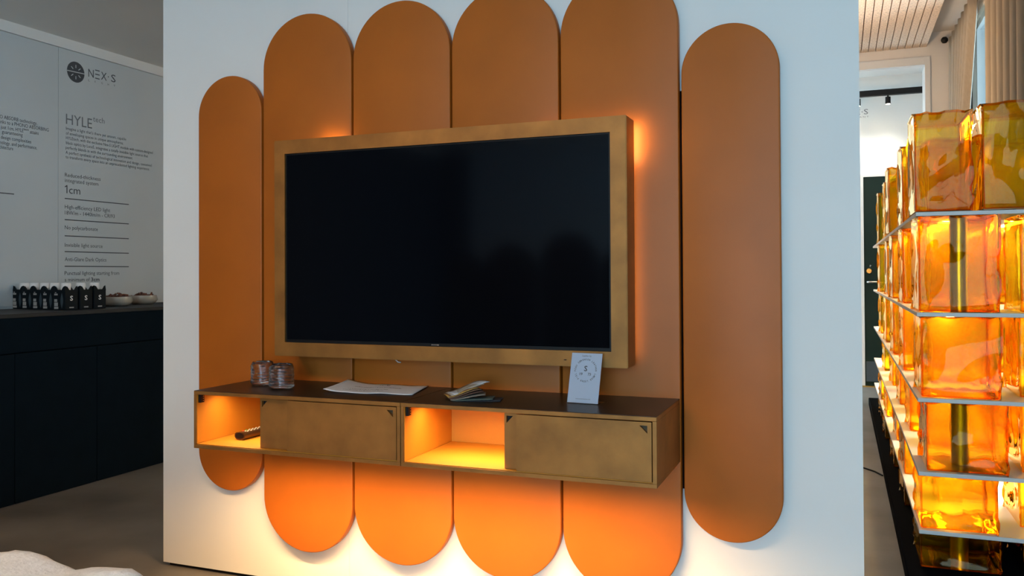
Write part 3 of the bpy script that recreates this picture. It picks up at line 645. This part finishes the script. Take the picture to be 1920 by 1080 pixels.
# ================================================================ AMBER GLASS BLOCK SCREEN (RIGHT)
X0, Y0, Y1, X1 = 2.142, .80, 4.98, 2.700
g = thing('glass_block_sculpture', 'lit sculpture of stacked amber glass blocks on thin plates', 'sculpture', (2.43, 2.9, 0))
box('base', 2.10, 2.715, .40, 5.06, 0, .058, 'black_matte', g, .004)
ZP = [1.295, .946, .649, .394, .193]                      # upper faces of the plates
for z in ZP: box('plate', X0, X1, Y0, Y1, z - .014, z, 'plate_paint', g, .001)
lev = [(1.295, None), (.946, 1.281), (.649, .932), (.394, .635), (.193, .380), (.058, .179)]
def block(x0, x1, y0, y1, z0, z1, seed):
    bm = bmesh.new(); n = 9; cx, cy, cz = (x0 + x1) / 2, (y0 + y1) / 2, (z0 + z1) / 2; hx, hy, hz = (x1 - x0) / 2, (y1 - y0) / 2, (z1 - z0) / 2
    for ax in range(3):
        for sg in (-1, 1):
            gr = []
            for i in range(n + 1):
                row = []
                for j in range(n + 1):
                    u, v = -1 + 2 * i / n, -1 + 2 * j / n
                    dep = (1 - u * u) * (1 - v * v)
                    nz = noise.noise(Vector((u * 1.3 + seed, v * 1.3, ax * 7 + sg * 3)))
                    k = 1 - (.065 + .07 * nz) * dep if ax != 2 else 1 - .04 * dep
                    p = [0, 0, 0]; p[ax] = sg * k; p[(ax + 1) % 3] = u; p[(ax + 2) % 3] = v
                    row.append(bm.verts.new((cx + p[0] * hx, cy + p[1] * hy, cz + p[2] * hz)))
                gr.append(row)
            for i in range(n):
                for j in range(n): bm.faces.new((gr[i][j], gr[i + 1][j], gr[i + 1][j + 1], gr[i][j + 1]))
    bmesh.ops.remove_doubles(bm, verts=bm.verts[:], dist=1e-5)
    rb = bmesh.ops.bevel(bm, geom=[e for e in bm.edges if e.calc_face_angle(0) > .9], offset=min(.007, (z1 - z0) * .05), segments=2, profile=.5, affect='EDGES')
    for f in rb['faces']: f.material_index = 1
    o = link_mesh('glass_block', bm, 'amber_glass', g, 45); o.data.materials.append(M['amber_glass_edge'])
    return o
rnd = random.Random(5)
fx = [(2.140, 2.318), (2.150, 2.397), (2.155, 2.398), (2.168, 2.416), (2.148, 2.384), (2.146, 2.392)]
post_at = {1: 2.289, 3: 2.290, 5: 2.281}
for li, (z0, z1) in enumerate(lev):
    e = .0015
    za = z0 + e
    for k in range(5):
        y = .815 + .80 * k + (0 if k == 0 else rnd.uniform(-.05, .06)); xx = fx[li] if k == 0 else (fx[li][0] + rnd.uniform(-.004, .016), fx[li][1] + rnd.uniform(-.03, .02))
        zb = (z1 - e) if z1 else 1.640
        if z1 and k % 2 and li not in (0,): zb -= .0
        block(xx[0], xx[1], y, y + .27 + rnd.uniform(-.03, .03), za, zb, li * 7 + k)
    for k in range(4):
        y = 1.22 + .80 * k + rnd.uniform(-.04, .04)
        block(2.225 + rnd.uniform(-.02, .02), 2.440, y, y + .25, za, (z1 - e) if z1 else 1.60 - .03 * (k % 2), 100 + li * 7 + k)
    for k in range(5):
        y = .83 + .78 * k + rnd.uniform(0, .06) + (.06 if li in (2, 4) else 0); y = .79 if (li == 0 and k == 0) else y
        xa = 2.468 if li else 2.347
        block(xa if k == 0 else 2.468, 2.690, y, y + .29, za, (z1 - e) if z1 else (1.655 if k == 0 else 1.62), 200 + li * 7 + k)
    if z1:
        px = post_at.get(li)
        if px: lathe('post', [(.029, 0), (.029, z1 - z0 - .001)], 'brass', g, (px, .95, z0 + .0005), 28)
        else: lathe('post', [(.029, 0), (.029, z1 - z0 - .001)], 'brass', g, (2.545, .97 + .06, z0 + .0005), 28)
for z in ZP[:4]:
    for xx in (2.27, 2.55): box('led_strip', xx - .014, xx + .014, .95, Y1 - .1, z - .0185, z - .0142, 'lamp_glow', g)

# ---------------------------------------------------------------- cable on the floor at the right
o = tube('floor_cable', [(1.90, 2.66, .004), (1.96, 2.645, .004), (2.01, 2.61, .004), (2.06, 2.545, .004), (2.095, 2.46, .004)], .004, 'black_plastic'); tag(o, 'thin black cable on the concrete floor running to the glass sculpture base', 'cable')

# ---------------------------------------------------------------- white boucle pouf, lower left corner
bm = bmesh.new(); nx_, ny_ = 70, 44; gx0, gx1, gy0, gy1 = -.62, .775, -2.05, -1.17; rows = []
for j in range(ny_ + 1):
    row = []
    for i in range(nx_ + 1):
        u, v = i / nx_, j / ny_; xx = gx0 + (gx1 - gx0) * u; yy = gy0 + (gy1 - gy0) * v
        d_ = min(u, 1 - u) * (gx1 - gx0); e_ = min(v, 1 - v) * (gy1 - gy0)
        # rounded-corner distance
        rc = .10; qx = max(0, rc - d_); qy = max(0, rc - e_); dd = min(1, math.hypot(qx, qy) / rc)
        edge = max(0, 1 - dd ** 3.2)
        top = .5345 + .014 * math.exp(-((xx - .43) / .075) ** 2) + .012 * math.exp(-((xx - .61) / .11) ** 2) - .008 * math.exp(-((xx - .535) / .03) ** 2) + .012 * noise.noise(Vector((xx * 9, yy * 9, 0))) + .002 * math.sin(xx * 21)
        z = .02 + (top - .02) * edge ** .5
        row.append(bm.verts.new((xx, yy, z + .004 * noise.noise(Vector((xx * 60, yy * 60, 3))))))
    rows.append(row)
for a, b in zip(rows, rows[1:]):
    for i in range(nx_): bm.faces.new((a[i], a[i + 1], b[i + 1], b[i]))
be = [e for e in bm.edges if e.is_boundary]
ex = bmesh.ops.extrude_edge_only(bm, edges=be)
for v in [q for q in ex['geom'] if isinstance(q, bmesh.types.BMVert)]: v.co.z = .001
o = link_mesh('pouf', bm, 'boucle', None, 80); tag(o, 'low white textured pouf with a lumpy top in the lower left corner', 'pouf')

# ---------------------------------------------------------------- seen mirrored in the screen: dark arched room divider
t = thing('room_divider', 'dark arched folding screen reflected in the television glass', 'room divider', (-.3, -3.6, 0))
for x0, x1, z1 in ((-.90, -.60, 1.25), (-.60, -.165, 1.31), (-.15, .30, 1.38), (.31, .72, 1.30)):
    bm = bmesh.new(); r = (x1 - x0) / 2 - .003; cx = (x0 + x1) / 2
    pts = [Vector((cx + r * math.cos(math.pi * k / 24), -3.62, z1 - r + r * math.sin(math.pi * k / 24))) for k in range(25)] + [Vector((cx - r, -3.62, 0)), Vector((cx + r, -3.62, 0))]
    extrude_poly(bm, pts, Vector((0, .03, 0))); link_mesh('arch_panel', bm, 'dark_fabric', t)

# ---------------------------------------------------------------- unseen ceiling panels, added to warm the left of the front room
for xx, yy, lab in ((-.85, -2.6, 'added unseen square light panel on the ceiling nearest the left wall'), (.25, -2.6, 'added unseen square light panel on the ceiling in front of the television')):
    s = thing('fill_ceiling_panel', lab, 'ceiling light', (xx, yy, ZC), 'added ceiling light panels')
    bm = bmesh.new(); bx(bm, xx - .31, xx + .31, yy - .31, yy - .29, ZC - .02, ZC - .0005); bx(bm, xx - .31, xx + .31, yy + .29, yy + .31, ZC - .02, ZC - .0005)
    bx(bm, xx - .31, xx - .29, yy - .29, yy + .29, ZC - .02, ZC - .0005); bx(bm, xx + .29, xx + .31, yy - .29, yy + .29, ZC - .02, ZC - .0005)
    link_mesh('frame', bm, 'trim_white', s); box('diffuser', xx - .289, xx + .289, yy - .289, yy + .289, ZC - .012, ZC - .001, 'fill_panel_glow', s)

# ---------------------------------------------------------------- warm globe added out of view behind the partition to brighten the right-hand room
t = thing('fill_globe_lamp', 'added globe lamp, unseen behind the white partition, warming the right-hand room', 'floor lamp', (1.72, 3.7, 0))
lathe('base', [(.0001, 0), (.14, 0), (.14, .015), (.012, .022)], 'black_plastic', t, (1.72, 3.7, .0005), 32)
lathe('pole', [(.010, 0), (.010, 1.93)], 'black_plastic', t, (1.72, 3.7, .022), 12)
lathe('globe', [(.0001, -.15)] + [(.15 * math.cos(R(a)), .15 * math.sin(R(a))) for a in range(-80, 81, 10)] + [(.0001, .15)], 'fill_globe_glow', t, (1.72, 3.7, 2.09), 32)
